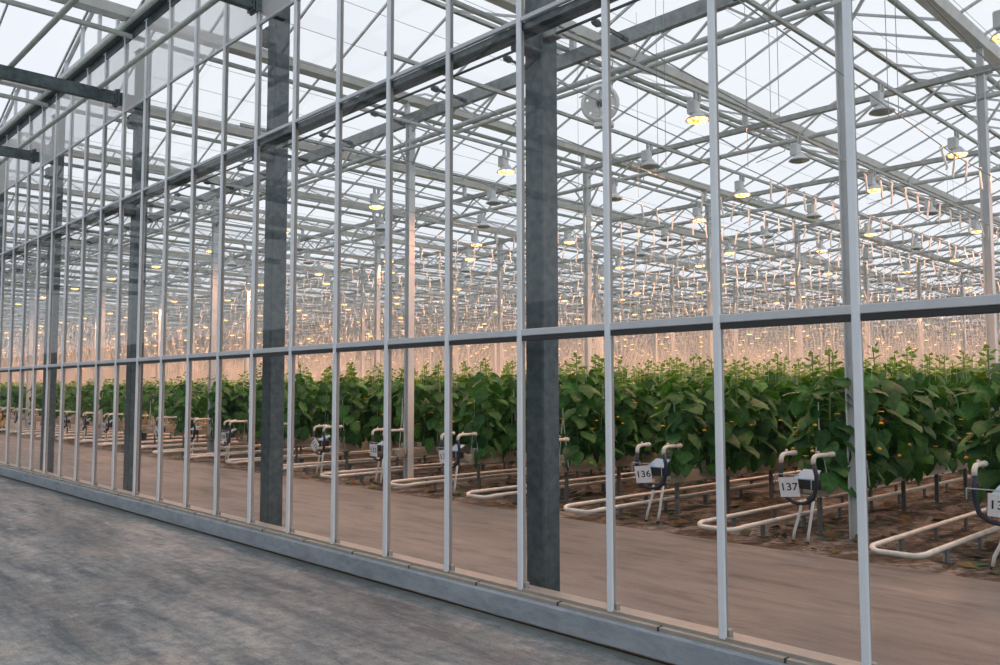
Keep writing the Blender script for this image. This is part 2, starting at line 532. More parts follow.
pane_meshes = []
for (z0, z1, mt) in ((ZS, ZM - 0.02, 'pane_glass'), (ZM + 0.04, ZU, 'pane_glass'), (ZU + 0.04, ZT, 'pane_glass'), (ZT + 0.02, ZW, 'frosted_panel')):
    mb = MB(); mb.add([(-PANE / 2, 0, z0), (PANE / 2, 0, z0), (PANE / 2, 0, z1), (-PANE / 2, 0, z1)], [(0, 1, 2, 3)])
    pane_meshes.append(mb.mesh('pane', mt))
for i in range(-7, 47):
    w = thing('window_%d' % (i + 8), 'clear glass bay of the partition wall, %s bay counted from its end' % ordw(i + 8), 'window', (X0 - PANE * i + PANE / 2, 0, 0), kind='structure')
    for me in pane_meshes:
        link('pane', me, w)

# gables above the wall (glazed triangles between the roof gutters)
for k in range(-2, 11):
    gx = COLX - BAY * k
    b = MB()
    for s in (-1, 1):
        b.bar((gx - 2 + 2 * s, 0.02, ZG), (gx - 2, 0.02, ZR), 0.05, 0.06)
    for i in range(1, 5):
        x = gx - 0.8 * i
        zt = ZG + (ZR - ZG) * (1 - abs(x - (gx - 2)) / 2)
        b.bar((x, 0.0, ZW + 0.1), (x, 0.0, zt), 0.045, 0.05, up=(0, 1, 0))
    g = build(b, 'gable_frame', 'white_alu', wall)
    b = MB(); b.add([(gx, 0.0, ZW + 0.1), (gx - 4, 0.0, ZW + 0.1), (gx - 4, 0, ZG), (gx - 2, 0, ZR), (gx, 0, ZG)], [(0, 1, 2, 3, 4)])
    build(b, 'gable_pane', 'pane_glass', g)

# other sides of the house
def wallbox(name, c, s, mat, label):
    b = MB(); b.box(c, s); return tag(build(b, name, mat), label, 'wall', kind='structure')


wallbox('wall_back', ((XEND + XRIGHT) / 2, YEND + 0.1, ZG / 2), (XRIGHT - XEND, 0.1, ZG), 'wall_pale', 'pale end wall far behind the crop rows')
wallbox('wall_left', (XEND - 0.1, YEND / 2, ZG / 2), (0.1, YEND, ZG), 'wall_pale', 'pale side wall at the far end of the greenhouse')
wo = wallbox('wall_right', ((XEND + XRIGHT) / 2, -9.55, 1.8), (XRIGHT - XEND, 0.1, 3.6), 'grey_wall', 'grey wall on the other side of the corridor')
b = MB()
for z in (0.55, 0.95, 1.25, 1.55, 1.95):
    b.box(((XEND + XRIGHT) / 2, -9.47, z), (XRIGHT - XEND, 0.05, 0.03))
build(b, 'wall_rail', 'green_galv', wo)

# ================================================================ roof
RY0, RY1 = -9.5, YEND
RL = RY1 - RY0
b = MB()
b.add([(0, RY0, ZG), (-2, RY0, ZR), (-2, RY1, ZR), (0, RY1, ZG), (-4, RY0, ZG), (-4, RY1, ZG)], [(0, 1, 2, 3), (1, 4, 5, 2)])
roof_me = b.mesh('ceiling', 'roof_glass')
b = MB()
nb_ = int(RL / 1.05)
for i in range(nb_ + 1):
    y = RY0 + i * 1.05
    b.bar((0, y, ZG - 0.01), (-2, y, ZR - 0.01), 0.026, 0.04)
    b.bar((-4, y, ZG - 0.01), (-2, y, ZR - 0.01), 0.026, 0.04)
bars_me = b.mesh('roof_bars', 'galv_light')
b = MB(); b.bar((-2, RY0, ZR), (-2, RY1, ZR), 0.07, 0.06)
ridge_me = b.mesh('ridge', 'galv')
NSPAN = 28
for k in range(-3, NSPAN - 3):
    x = COLX - BAY * k
    o = link('ceiling', roof_me, None, (x, 0, 0))
    tag(o, 'glass roof span, %s span counted from the right' % ordw(k + 4), 'glass roof', kind='structure')
    link('roof_bars', bars_me, o); link('ridge', ridge_me, o)
# raised vent windows on the right-hand slopes near the glass wall
def vent(k, y, left):
    x = COLX - BAY * k - 2
    t = thing('roof_vent', 'raised glass roof vent, %s roof span from the right, %s vent from the glass' % (ordw(k + 4), ordw(int((y - 6) / 6.3) + 1)), 'roof vent', (x, y, ZR), group='raised roof vents')
    s = -1 if left else 1
    ex, ez = 0.95 * s, -0.12
    b = MB()
    for i in range(3):
        b.bar((0, i * 1.05, 0.02), (ex, i * 1.05, ez), 0.03, 0.03)
    b.bar((ex, 0, ez), (ex, 2.1, ez), 0.03, 0.03)
    build(b, 'vent_frame', 'galv_light', t)
    b = MB(); b.add([(0, 0, .035), (ex, 0, ez + .015), (ex, 2.1, ez + .015), (0, 2.1, .035)], [(0, 1, 2, 3)])
    build(b, 'vent_pane', 'roof_glass', t)
    b = MB(); b.tube([(ex, 1.05, ez), (ex * 0.9, 1.05, -0.62)], 0.012, 6); b.tube([(ex * .9, 1.05, -0.62), (ex * 0.15, 1.05, -0.75)], 0.012, 6)
    build(b, 'push_rod', 'galv', t)


for k in (-1, 0, 1, 2):
    for j in range(4):
        vent(k, 6 + 6.3 * j, False)

# rain gutters along Y, with the pipe slung under each
b = MB()
prof = [(-0.14, 0.06), (-0.09, -0.06), (0.09, -0.06), (0.14, 0.06), (0.12, 0.06), (0.075, -0.045), (-0.075, -0.045), (-0.12, 0.06)]
n = len(prof)
vs = [(p[0], y, ZG + p[1]) for y in (RY0, RY1) for p in prof]
fs = [(i, (i + 1) % n, n + (i + 1) % n, n + i) for i in range(n)]
b.add(vs, fs)
gut_me = b.mesh('rain_gutter', 'gutter_alu')
b = MB(); b.tube([(-0.16, RY0, ZG - 0.22), (-0.16, RY1, ZG - 0.22)], 0.04, 8)
gpipe_me = b.mesh('gutter_pipe', 'green_galv', True)
for k in range(-2, NSPAN - 3):
    o = link('rain_gutter', gut_me, None, (COLX - BAY * k, 0, 0))
    nm = {0: 'over the widest dark post', 1: 'over the second dark post from the right', 2: 'over the third dark post from the right', 3: 'over the fourth dark post from the right'}.get(
        k, 'the %s gutter line from the right' % ordw(k + 3))
    tag(o, 'grey roof gutter running deep into the greenhouse, %s' % nm, 'gutter', 'roof gutters')
    link('pipe', gpipe_me, o)

# lattice girders along X
GX0, GX1 = XEND, XRIGHT
ZTC, ZBC = 6.42, 6.00


def girder(j):
    y = GY0 + GSTEP * j
    lab = 'grey steel lattice girder under the roof, %s girder behind the glass' % ordw(j)
    t = thing('lattice_girder', lab, 'girder', (0, y, 0), group='lattice girders')
    big = j <= 1
    b = MB(); b.box(((GX0 + GX1) / 2, 0, ZTC), (GX1 - GX0, 0.09, 0.21 if big else 0.10), bevel=0.008)
    build(b, 'top_chord', 'galv_dark' if big else 'galv', t)
    b = MB()
    b.tube([(GX0, 0, ZBC), (GX1, 0, ZBC)], 0.045, 8)
    build(b, 'bottom_chord', 'galv_light', t, smooth=True)
    b = MB()
    x = COLX + 8.0
    while x > GX0:
        for i in range(4):
            xa = x - i * 1.0
            b.bar((xa, 0, ZBC), (xa - 0.5, 0, ZTC - .05), 0.028, 0.028)
            b.bar((xa - 1.0, 0, ZBC), (xa - 0.5, 0, ZTC - .05), 0.028, 0.028)
        x -= 4.0
    build(b, 'lattice_bars', 'galv_light', t)
    if j < 5:
        for k in range(-1, 8):
            b = MB(); b.box((COLX - BAY * k, 0, (ZTC + ZG) / 2 + 0.0), (0.09, 0.07, ZG - ZTC - 0.04), bevel=.004)
            b.box((COLX - BAY * k, 0, ZG - 0.075), (0.2, 0.12, 0.012))
            build(b, 'gutter_foot', 'white_steel', t)
    return t


for j in range(1, NGIRD):
    girder(j)
b = MB(); b.tube([(GX0, GY0 + GSTEP - 0.12, ZBC - 0.16), (GX1, GY0 + GSTEP - 0.12, ZBC - 0.16)], 0.032, 8)
tag(build(b, 'overhead_pipe', 'green_galv', smooth=True), 'thin grey pipe slung under the first full lattice girder behind the glass', 'pipe')

# ================================================================ posts
# dark box posts just inside the glass
DPX = lambda k: -4.355 - 4.125 * k
DPY = 0.40
for k in range(-1, 10):
    x = DPX(k)
    lab = {0: 'tall dark galvanised steel post, the widest one just behind the glass', 1: 'dark steel post just behind the glass, second widest in the photo',
           2: 'dark steel post behind the glass, third of the dark posts by width', 3: 'dark steel post behind the glass, thinnest one near the left edge'}.get(
        k, 'dark steel post just behind the glass, %s one along the wall' % ordw(k + 2))
    t = thing('steel_post', lab, 'post', (x, DPY, 0), group='dark posts behind the glass')
    b = MB(); b.box((0, 0, 3.37), (0.185, 0.185, 6.70), bevel=0.012)
    build(b, 'shaft', 'dark_post', t)
    b = MB(); b.box((0.0, 0.0, 0.012), (0.26, 0.25, 0.024), bevel=0.004)
    build(b, 'foot', 'dark_post', t)
    b = MB()
    b.box((0.02, -0.19, ZU - 0.02), (0.14, 0.20, 0.16), bevel=.01)
    build(b, 'wall_bracket', 'dark_post', t)
    b = MB()
    b.box((0.14, -0.02, ZU + 0.04), (0.12, 0.10, 0.05), bevel=.008)
    build(b, 'rod_bracket', 'galv', t)
    b = MB(); b.box((0.0, 0, 6.70), (0.24, 0.20, 0.012))
    build(b, 'head_plate', 'galv', t)
    b = MB()
    b.box((0.0, -0.13, 5.60), (0.20, 0.10, 0.20), bevel=.01)
    for zz in (5.54, 5.66):
        for xx in (-0.07, 0.07):
            b.tube([(xx, -0.18, zz), (xx, -0.205, zz)], 0.014, 6)
    build(b, 'beam_bracket', 'dark_post', t)

# white H-section posts under the girders
b = MB()
h = ZTC - 0.08
for s in (-1, 1):
    b.box((s * 0.055, 0, h / 2), (0.012, 0.13, h), bevel=.002)
b.box((0, 0.0, h / 2), (0.10, 0.012, h))
hp_me = b.mesh('shaft', 'white_steel')
b = MB()
b.box((0, 0, 0.012), (0.24, 0.22, 0.024), bevel=.004)
for xx in (-.085, .085):
    for yy in (-.085, .085):
        b.tube([(xx, yy, 0.02), (xx, yy, 0.05)], 0.012, 6)
hb_me = b.mesh('base_plate', 'galv_light')
b = MB(); b.box((0, 0, h + 0.03), (0.30, 0.15, 0.025), bevel=.004)
for s in (-1, 1):
    b.bar((s * 0.06, 0, h - 0.75), (s * 0.35, 0, ZBC), 0.03, 0.03)
hc_me = b.mesh('head_bracket', 'galv_light')
post_lines = {}
for k in range(0, 24, 2):
    for j in range(1, NGIRD):
        x, y = POSTX - PBAY * k, GY0 + GSTEP * j
        if not any(seen(x, y, z, 120) for z in (0.2, 2, 4, 6.7)):
            continue
        post_lines.setdefault(k, []).append(y)
        idx = len(post_lines[k])
        t = thing('steel_post', 'white steel post, %s from the path in the %s post line from the right' % (ordw(j), ordw(k // 2 + 1)), 'post', (x, y, 0), group='white posts among the crop')
        link('shaft', hp_me, t)
        if j < 4:
            link('head_bracket', hc_me, t)

# ================================================================ corridor roof members on this side
for k in range(-1, 9):
    x = DPX(k) + 0.30
    b = MB(); b.bar((x, -9.4, 5.79), (x, 0.30, 5.79), 0.09, 0.17)
    b.box((x, -0.07, 5.79), (0.15, 0.03, 0.24)); b.box((x, -0.105, 5.79), (0.14, 0.02, 0.22))
    o = build(b, 'tie_beam', 'dark_post')
    nm = {2: 'the nearest one crossing the upper left corner', 3: 'the second one down the left edge', 1: 'ending above the second dark post, at the top edge'}.get(k, 'the %s one along the corridor' % ordw(k + 2))
    tag(o, 'dark steel tie beam above the corridor, %s' % nm, 'beam', 'corridor tie beams')
    b = MB()
    for xx in (-0.05, 0.05):
        for zz in (5.73, 5.85):
            b.tube([(x + xx, -0.11, zz), (x + xx, -0.135, zz)], 0.013, 6)
    build(b, 'bolt', 'galv', o)
for (y, z, r, nm) in ((-0.32, 5.88, 0.034, 'nearest to the glass wall'), (-1.42, 5.91, 0.034, 'second from the glass wall'), (-2.10, 5.935, 0.06, 'thickest and farthest from the glass wall')):
    b = MB(); b.tube([(-60, y, z), (6, y, z)], r, 10)
    o = build(b, 'overhead_pipe', 'green_galv', smooth=True)
    tag(o, 'grey green pipe lying across the corridor tie beams, %s' % nm, 'pipe', 'pipes above the corridor')

# ================================================================ wires
# a tension rod along the wall and the crop wires that start from it
b = MB(); b.tube([(-60, 0.36, 4.30), (4, 0.36, 4.30)], 0.011, 6)
tag(build(b, 'tension_rod', 'dark_wire'), 'dark tension rod running along the top of the glass wall between the dark posts', 'rod')
HZ = 4.0
WIRES = []
for r in range(0, NROW):
    for s in (1, -1):
        WIRES.append((ROWX0 - 1.87 - ROWP * (r - 1) + s * 0.468, r, s))
RANK = {}


def rowname(r):         # r = 0 is the row of the sign cut off by the right edge (138)
    n = 138 - r
    if r == 0: return "the sign cut by the right edge"
    if n in (137, 136, 133, 132, 130): return 'sign %d' % n
    if n == 135: return 'the widest dark post'
    if n == 134: return 'the stand between signs 136 and 133'
    if n == 131: return 'the second widest dark post'
    return 'the %s stand left of sign 130' % ordw(130 - n)


def rowphrase(r):
    n = 138 - r
    if r == 0: return 'crop row at the right edge'
    if n in (137, 136, 133, 132, 130): return 'crop row of sign %d' % n
    if n == 135: return 'row behind the widest dark post'
    if n == 134: return 'row between signs 136 and 133'
    if n == 131: return 'row behind the second dark post'
    return '%s row left of sign 130' % ordw(130 - n)


def side(s):
    return 'right-hand' if s > 0 else 'left-hand'


for (x, r, s) in WIRES:
    if not (seen(x, 0.4, 4.3) or seen(x, 8, 4.0) or seen(x, 25, 4) or any(seen(x, q, 4, 60) for q in range(1, 90, 2))):
        continue
    b = MB(); b.tube([(x, 0.38, 4.30), (x, 5.2, HZ + .03), (x, 95, HZ + 0.03)], 0.006, 5, caps=False)
    o = build(b, 'crop_wire', 'wire')
    tag(o, 'thin %s crop wire above the %s' % (side(s), rowphrase(r)), 'wire', 'crop wires')
    if r < 14:
        b = MB()
        d = Vector((0, 4.8, -0.27)).normalized()
        p0 = Vector((x, 0.40, 4.30))
        b.tube([p0, p0 + d * 0.05, p0 + d * 0.09, p0 + d * .13], [0.026, 0.03, 0.012, 0.012], 6)
        for q in (-1, 1):
            b.tube([p0 + d * .13 + Vector((q * 0.018, 0, 0)), p0 + d * .34 + Vector((q * 0.018, 0, 0))], 0.006, 5)
        b.tube([p0 + d * .34, p0 + d * .40], 0.022, 6)
        build(b, 'turnbuckle', 'dark_wire', o)
# screen wires high under the roof
for i in range(26):
    x = -2.2 - 1.0 * i
    b = MB(); b.tube([(x, 0.4, 6.2), (x, 60, 6.2)], 0.0035, 4, caps=False)
    tag(build(b, 'screen_wire', 'wire'), 'hair-thin screen wire high under the roof, %s counted from the right' % ordw(i + 1), 'wire', 'screen wires')
# wire braces inside the roof
# ================================================================ lamps
LZ = 5.27
LAMP_W = 300.0
b = MB()
b.box((-0.05, -0.02, 0.185), (0.13, 0.15, 0.19), bevel=.015)
ballast_me = b.mesh('ballast', 'white_steel')
b = MB(); b.bar((0, -0.05, 0.27), (0, -0.05, 0.385), 0.03, 0.05, up=(0, 1, 0)); b.bar((0, 0.05, 0.27), (0, 0.05, 0.385), 0.03, 0.05, up=(0, 1, 0))
hang_me = b.mesh('hanger', 'galv_light')
b = MB(); b.lathe([(0.05, 0.125), (0.07, 0.11), (0.10, 0.06), (0.15, 0.025), (0.165, 0.0), (0.158, 0.0), (0.14, 0.02), (0.09, 0.05), (0.05, 0.10)], n=16)
refl_me = b.mesh('reflector', 'white_steel', True)
for (nm, mt) in (('bulb', 'lamp_lit'), ('dark_bulb', 'lamp_unlit')):
    b = MB(); b.lathe([(0.142, 0.014), (0.125, -0.018), (0.07, -0.034), (0.001, -0.04)], n=12)
    (lit_me := b.mesh('bulb', mt, True)) if nm == 'bulb' else (unlit_me := b.mesh('bulb', mt, True))


def joined_lamp(lit):
    b = MB()
    b.box((0, 0, 0.19), (0.13, 0.24, 0.15)); b.lathe([(0.05, 0.125), (0.10, 0.06), (0.165, 0.0), (0.142, 0.014)], n=8)
    b.bar((0, 0, 0.26), (0, 0, 0.385), 0.03, 0.1, up=(0, 1, 0))
    b.lathe([(0.142, 0.012), (0.09, -0.025), (0.001, -0.035)], n=8, mi=1)
    return b.mesh('grow_lamp', ['white_steel', 'lamp_lit' if lit else 'lamp_unlit'])


far_lit, far_unlit = joined_lamp(True), joined_lamp(False)
lamps = []
for c in range(0, 52):                      # lamp lines along Y
    x = -2.44 - 1.88 * c
    y0 = 5.48 if c % 2 == 0 else 6.97
    j = 0
    while True:
        y = y0 + 2.94 * j
        if y > YEND - 2: break
        lit = (j % 2 == 0) if c % 2 == 0 else (j % 2 == 1)
        if j > 3 and any(abs(x - (POSTX - PBAY * k)) < 0.6 for k in range(0, 24, 2)) and abs((y - GY0) % GSTEP - GSTEP / 2) > GSTEP / 2 - 0.7: y += 1.2
        inv = seen(x, y, LZ, 110)
        dist = math.hypot(x, y + DIST)
        if inv or dist < 24:
            lamps.append((dist, c, j, x, y, lit, inv))
        j += 1
lamps.sort()
inview = [l for l in lamps if l[6]]
keep = set((l[1], l[2]) for l in inview[:300])
rest = []
for (dist, c, j, x, y, lit, inv) in lamps:
    if inv and (c, j) not in keep:
        rest.append((x, y, lit)); continue
    lab = '%s grow lamp, %s from the glass in the %s lamp line from the right' % ('glowing orange' if lit else 'switched-off white', ordw(j + 1), ordw(c + 1))
    if dist < 26:
        t = thing('grow_lamp', lab, 'lamp', (x, y, LZ), group='grow lamps under the roof')
        link('ballast', ballast_me, t); link('hanger', hang_me, t); link('reflector', refl_me, t)
        bo = link('bulb', lit_me if lit else unlit_me, t)
        bo['label'] = 'glowing orange bulb' if lit else 'dark unlit bulb'
    else:
        tag(link('grow_lamp', far_lit if lit else far_unlit, None, (x, y, LZ)), lab, 'lamp', 'grow lamps under the roof')
b = MB()
for (x, y, lit) in rest:
    b.box((x, y, LZ + 0.15), (0.15, 0.24, 0.3))
    b.add([(x - .14, y - .14, LZ), (x + .14, y - .14, LZ), (x + .14, y + .14, LZ), (x - .14, y + .14, LZ), (x, y, LZ - 0.05)], [(1, 0, 4), (2, 1, 4), (3, 2, 4), (0, 3, 4)], 1 if lit else 2)
tag(build(b, 'grow_lamps', ['white_steel', 'lamp_lit', 'lamp_unlit']), 'haze of tiny grow lamps glowing far away under the roof', 'lamps', kind='stuff')
# the light each burning lamp gives, from just under its bulb
sl = bpy.data.lights.new('lamp_light', 'SPOT')
sl.energy = LAMP_W; sl.color = (1.0, 0.46, 0.25); sl.spot_size = math.radians(156); sl.spot_blend = 0.5; sl.shadow_soft_size = 0.035
for (dist, c, j, x, y, lit, inv) in lamps:
    if lit:
        lo_ = bpy.data.objects.new('lamp_light', sl); C.objects.link(lo_); lo_.location = (x, y, LZ - 0.075)
# rails the lamps hang from
for c in range(0, 52):
    x = -2.44 - 1.88 * c
    y0 = 1.2 + 0.4 if c % 2 else 2.4
    if not any(l[1] == c for l in lamps): continue
    b = MB(); b.box((x, (y0 + 97) / 2, LZ + 0.40), (0.045, 97 - y0, 0.05), bevel=.005)
    o = build(b, 'lamp_rail', 'galv_light')
    tag(o, 'thin grey steel rail carrying the %s lamp line from the right' % ordw(c + 1), 'rail', 'lamp rails')

# ================================================================ fan
t = thing('circulation_fan', 'round white circulation fan with dark hub hanging under the roof', 'fan', (-7.19, 4.60, 5.54), rz=0.58)
t.scale = (0.80, 0.80, 0.80)
b = MB(); b.lathe([(0.285, 0.06), (0.33, 0.05), (0.335, 0.0), (0.32, -0.06), (0.285, -0.07), (0.25, 0.0), (0.285, 0.06)], n=32, axis='y')
build(b, 'shroud', 'white_plastic', t, smooth=True)
b = MB()
for q in range(6):
    a = q * PI / 3 + .2
    ca_, sa_ = math.cos(a), math.sin(a)
    vs = []
    for rr_, wdt in ((0.05, 0.05), (0.15, 0.085), (0.25, 0.095)):
        for s in (-1, 1):
            vs.append((rr_ * ca_ - s * wdt * sa_, s * 0.028, rr_ * sa_ + s * wdt * ca_))
    b.add(vs + [(v[0], v[1] + .006, v[2]) for v in vs], [(0, 1, 3, 2), (2, 3, 5, 4), (6, 8, 9, 7), (8, 10, 11, 9), (0, 2, 8, 6), (2, 4, 10, 8), (1, 7, 9, 3), (3, 9, 11, 5), (4, 5, 11, 10)])
build(b, 'blades', 'white_plastic', t)
b = MB(); b.lathe([(0.001, 0.075), (0.045, 0.07), (0.06, 0.05), (0.06, -0.12), (0.001, -0.12)], n=16, axis='y')
build(b, 'hub', 'dark_hub', t, smooth=True)
b = MB()
for rr_ in (0.12, 0.19, 0.26):
    b.tube([(rr_ * math.cos(q * PI / 12), -0.10, rr_ * math.sin(q * PI / 12)) for q in range(25)], 0.0035, 4, caps=False)
for q in range(8):
    a = q * PI / 4
    b.tube([(0.05 * math.cos(a), -0.10, 0.05 * math.sin(a)), (0.31 * math.cos(a), -0.10, 0.31 * math.sin(a))], 0.0035, 4)
build(b, 'guard', 'white_steel', t)
b = MB()
b.box((0.06, 0.02, -0.375), (0.34, 0.16, 0.08), bevel=.015)
build(b, 'motor_box', 'white_plastic', t)
b = MB()
for s in (-1, 1):
    b.tube([(s * 0.2, 0.03, 0.27), (s * 0.24, 0.12, 0.58)], 0.009, 5)
build(b, 'hanger', 'galv', t)


# ================================================================ plants
def leaf_tmpl():
    out_ = [(0.0, 0.0), (-0.13, 0.20), (-0.03, 0.42), (0.20, 0.50), (0.40, 0.47), (0.52, 0.40), (0.72, 0.27), (1.0, 0.0)]
    v = [(0.0, 0.0, 0.0), (0.38, 0.0, 0.03), (0.72, 0, -.02), (1.0, 0.0, -0.16)]
    f = []
    for s in (1, -1):
        base = len(v)
        for (x, y) in out_[1:-1]:
            v.append((x, y * s, 0.05 * abs(y) - 0.30 * y * y - 0.12 * max(0, x) ** 2 + 0.02 * math.sin(9 * x + 5 * y)))
        idx = [0] + list(range(base, base + 6)) + [3]
        for a, bq in zip(idx[:-1], idx[1:]):
            mid_ = 1 if a in (0,) or a < base + 4 else 2
            tri = [mid_, a, bq] if s < 0 else [mid_, bq, a]
            f.append(tri)
        f.append([1, base + 4, 2] if s < 0 else [1, 2, base + 4])
    return np.array(v), np.array(f)


LV, LF = leaf_tmpl()
LV_LO = np.array([(0.0, 0, 0), (0.35, 0.46, -0.06), (1.0, 0, -0.15), (0.35, -0.46, -0.06), (.4, 0, .04)])
LF_LO = np.array([(0, 4, 1), (1, 4, 2), (2, 4, 3), (3, 4, 0)])


def place_leaves(V, Fm, P, az, droop, roll, size):
    """arrays of leaf transforms -> verts, faces"""
    n = len(P)
    ca, sa = np.cos(az), np.sin(az); cd, sd = np.cos(droop), np.sin(droop); cr, sr = np.cos(roll), np.sin(roll)
    ex = np.stack([ca * cd, sa * cd, -sd], 1)
    ey0 = np.stack([-sa, ca, np.zeros(n)], 1)
    ez0 = np.cross(ex, ey0)
    ey = ey0 * cr[:, None] + ez0 * sr[:, None]
    ez = np.cross(ex, ey)
    W = (V[None, :, 0:1] * ex[:, None] + V[None, :, 1:2] * ey[:, None] + V[None, :, 2:3] * ez[:, None]) * size[:, None, None] + P[:, None]
    Fq = Fm[None] + (np.arange(n) * len(V))[:, None, None]
    return W.reshape(-1, 3), Fq.reshape(-1, 3)


def stem_point(t, top, wob):
    z = 0.62 + t * (top - 0.62)
    return np.array([wob[0] * math.sin(t * 3 + wob[2]), wob[1] * math.sin(t * 2.4 + wob[2] * 2), z])


VAR = 7
plant_parts = []
for vi in range(VAR):
    rr = np.random.default_rng(100 + vi)
    top = 1.88 + 0.16 * rr.random()
    wob = (0.04 * rr.random(), 0.04 * rr.random(), 6 * rr.random())
    n = 40
    ts = np.linspace(0.0, 0.83, n) + rr.normal(0, .008, n)
    az = np.arange(n) * 2.399 + rr.normal(0, .35, n) + rr.random() * 6
    B = np.array([stem_point(t, top, wob) for t in ts])
    pl = (0.10 + 0.12 * rr.random(n)) * np.where(ts > .75, .65, 1.0)
    rise = 0.35 - 0.5 * (1 - ts) + rr.normal(0, .15, n)
    E_ = B + np.stack([np.cos(az) * pl, np.sin(az) * pl, pl * rise], 1)
    size = (0.185 + 0.085 * rr.random(n)) * np.where(ts > .66, 1.0 - (ts - .66) * 2.2, 1.0)
    droop = 0.35 + 0.85 * (1 - ts) + rr.normal(0, .30, n)
    W, Fq = place_leaves(LV, LF, E_, az, droop, rr.normal(0, .3, n), size)
    fol = fast_mesh('foliage', W, Fq, ['leaf'], smooth=True)
    # stem + petioles
    b = MB()
    b.tube([stem_point(t, top, wob) for t in np.linspace(0, 1.0, 9)], 0.008, 5)
    for i in range(n):
        b.tube([B[i], (B[i] + E_[i]) / 2 + np.array([0, 0, .015]), E_[i]], 0.0035, 3, caps=False)
    stem = b.mesh('stem', 'stem_green')
    # bright shoot tip
    m_ = 12
    tt = np.linspace(0.80, 1.0, m_)
    BB = np.array([stem_point(t, top, wob) for t in tt])
    az2 = np.arange(m_) * 2.399 + rr.random() * 6
    s2 = np.linspace(0.13, 0.055, m_)
    W, Fq = place_leaves(LV, LF, BB + np.stack([np.cos(az2) * .03, np.sin(az2) * .03, np.full(m_, .01)], 1), az2, np.linspace(0.25, -0.9, m_), rr.normal(0, .3, m_), s2)
    tip = fast_mesh('shoot_tip', W, Fq, ['young_leaf'], smooth=True)
    # flowers: five yellow petals each
    Pf, azf, drf, szf = [], [], [], []
    for q in range(5):
        t_ = 0.12 + 0.55 * rr.random(); a_ = rr.random() * 6.28
        p_ = stem_point(t_, top, wob) + np.array([math.cos(a_) * .27, math.sin(a_) * .27, -0.02])
        fd_ = rr.uniform(-.6, .8)
        for e_ in range(5):
            Pf.append(p_); azf.append(e_ * 1.257); drf.append(fd_); szf.append(0.04)
    W, Fq = place_leaves(LV_LO, LF_LO, np.array(Pf), np.array(azf), np.array(drf), np.zeros(len(Pf)), np.array(szf))
    flo = fast_mesh('flowers', W, Fq, ['flower_yellow'])
    plant_parts.append((fol, stem, tip, flo))


def joined_plant(vi):
    fol, stem, tip, _ = plant_parts[vi]
    V_, F_, M_ = [], [], []
    off = 0
    for me, mi in ((fol, 0), (tip, 1)):
        v = np.empty(len(me.vertices) * 3, np.float32); me.vertices.foreach_get('co', v)
        f = np.empty(len(me.loops), np.int32); me.loops.foreach_get('vertex_index', f)
        V_.append(v.reshape(-1, 3)); F_.append(f.reshape(-1, 3) + off); M_.append(np.full(len(f) // 3, mi)); off += len(v) // 3
    return fast_mesh('cucumber_plant', np.concatenate(V_), np.concatenate(F_), ['leaf', 'young_leaf'], np.concatenate(M_), True)


joined = [joined_plant(i) for i in range(VAR)]
post_xy = [(POSTX - PBAY * k, GY0 + GSTEP * j) for k in range(0, 25, 2) for j in range(1, NGIRD)]


def near_post(x, y, d=0.2):
    return any(abs(px - x) < d and abs(py - y) < d for px, py in post_xy)


cands = []
for r in range(0, NROW):
    xr = ROWX0 - ROWP * r
    i = 0
    y = ROWY
    while y < YEND - 1:
        s = 1 if i % 2 == 0 else -1
        x = xr + s * 0.19
        if (seen(x, y, 1.9, 70) or seen(x, y, 0.8, 70)) and not near_post(x, y, 0.16):
            cands.append((math.hypot(x, y + DIST), r, i, x, y, s))
        i += 1
        y += 0.30
cands.sort()
near = cands[:300]
far = cands[300:]
cnt = {}
rk = random.Random(3)
for n_, (d, r, i, x, y, s) in enumerate(near):
    vi = rk.randrange(VAR)
    sc = 0.95 + 0.12 * rk.random()
    cnt[(r, s)] = cnt.get((r, s), 0) + 1
    lab = 'cucumber plant, %s from path, %s side of %s' % (ordw(i // 2 + 1), 'right' if s > 0 else 'left', rowphrase(r))
    loc = (x + rk.uniform(-.03, .03), y + rk.uniform(-.04, .04), 0.66 - 0.62 * sc)
    rz = rk.random() * 6.28
    if n_ < 130:
        t = thing('cucumber_plant', lab, 'plant', loc, rz, 'cucumber plants in the crop rows')
        t.scale = (1, 1, sc)
        for nm, me in zip(('foliage', 'stem', 'shoot_tip', 'flowers'), plant_parts[vi]):
            o = link(nm, me, t)
            if nm == 'shoot_tip': o['label'] = 'bright young shoot tip'
            if nm == 'flowers': o['label'] = 'small yellow flowers'
    else:
        o = link('cucumber_plant', joined[vi], None, loc, rz)
        o.scale = (1, 1, sc)
        tag(o, lab, 'plant', 'cucumber plants in the crop rows')
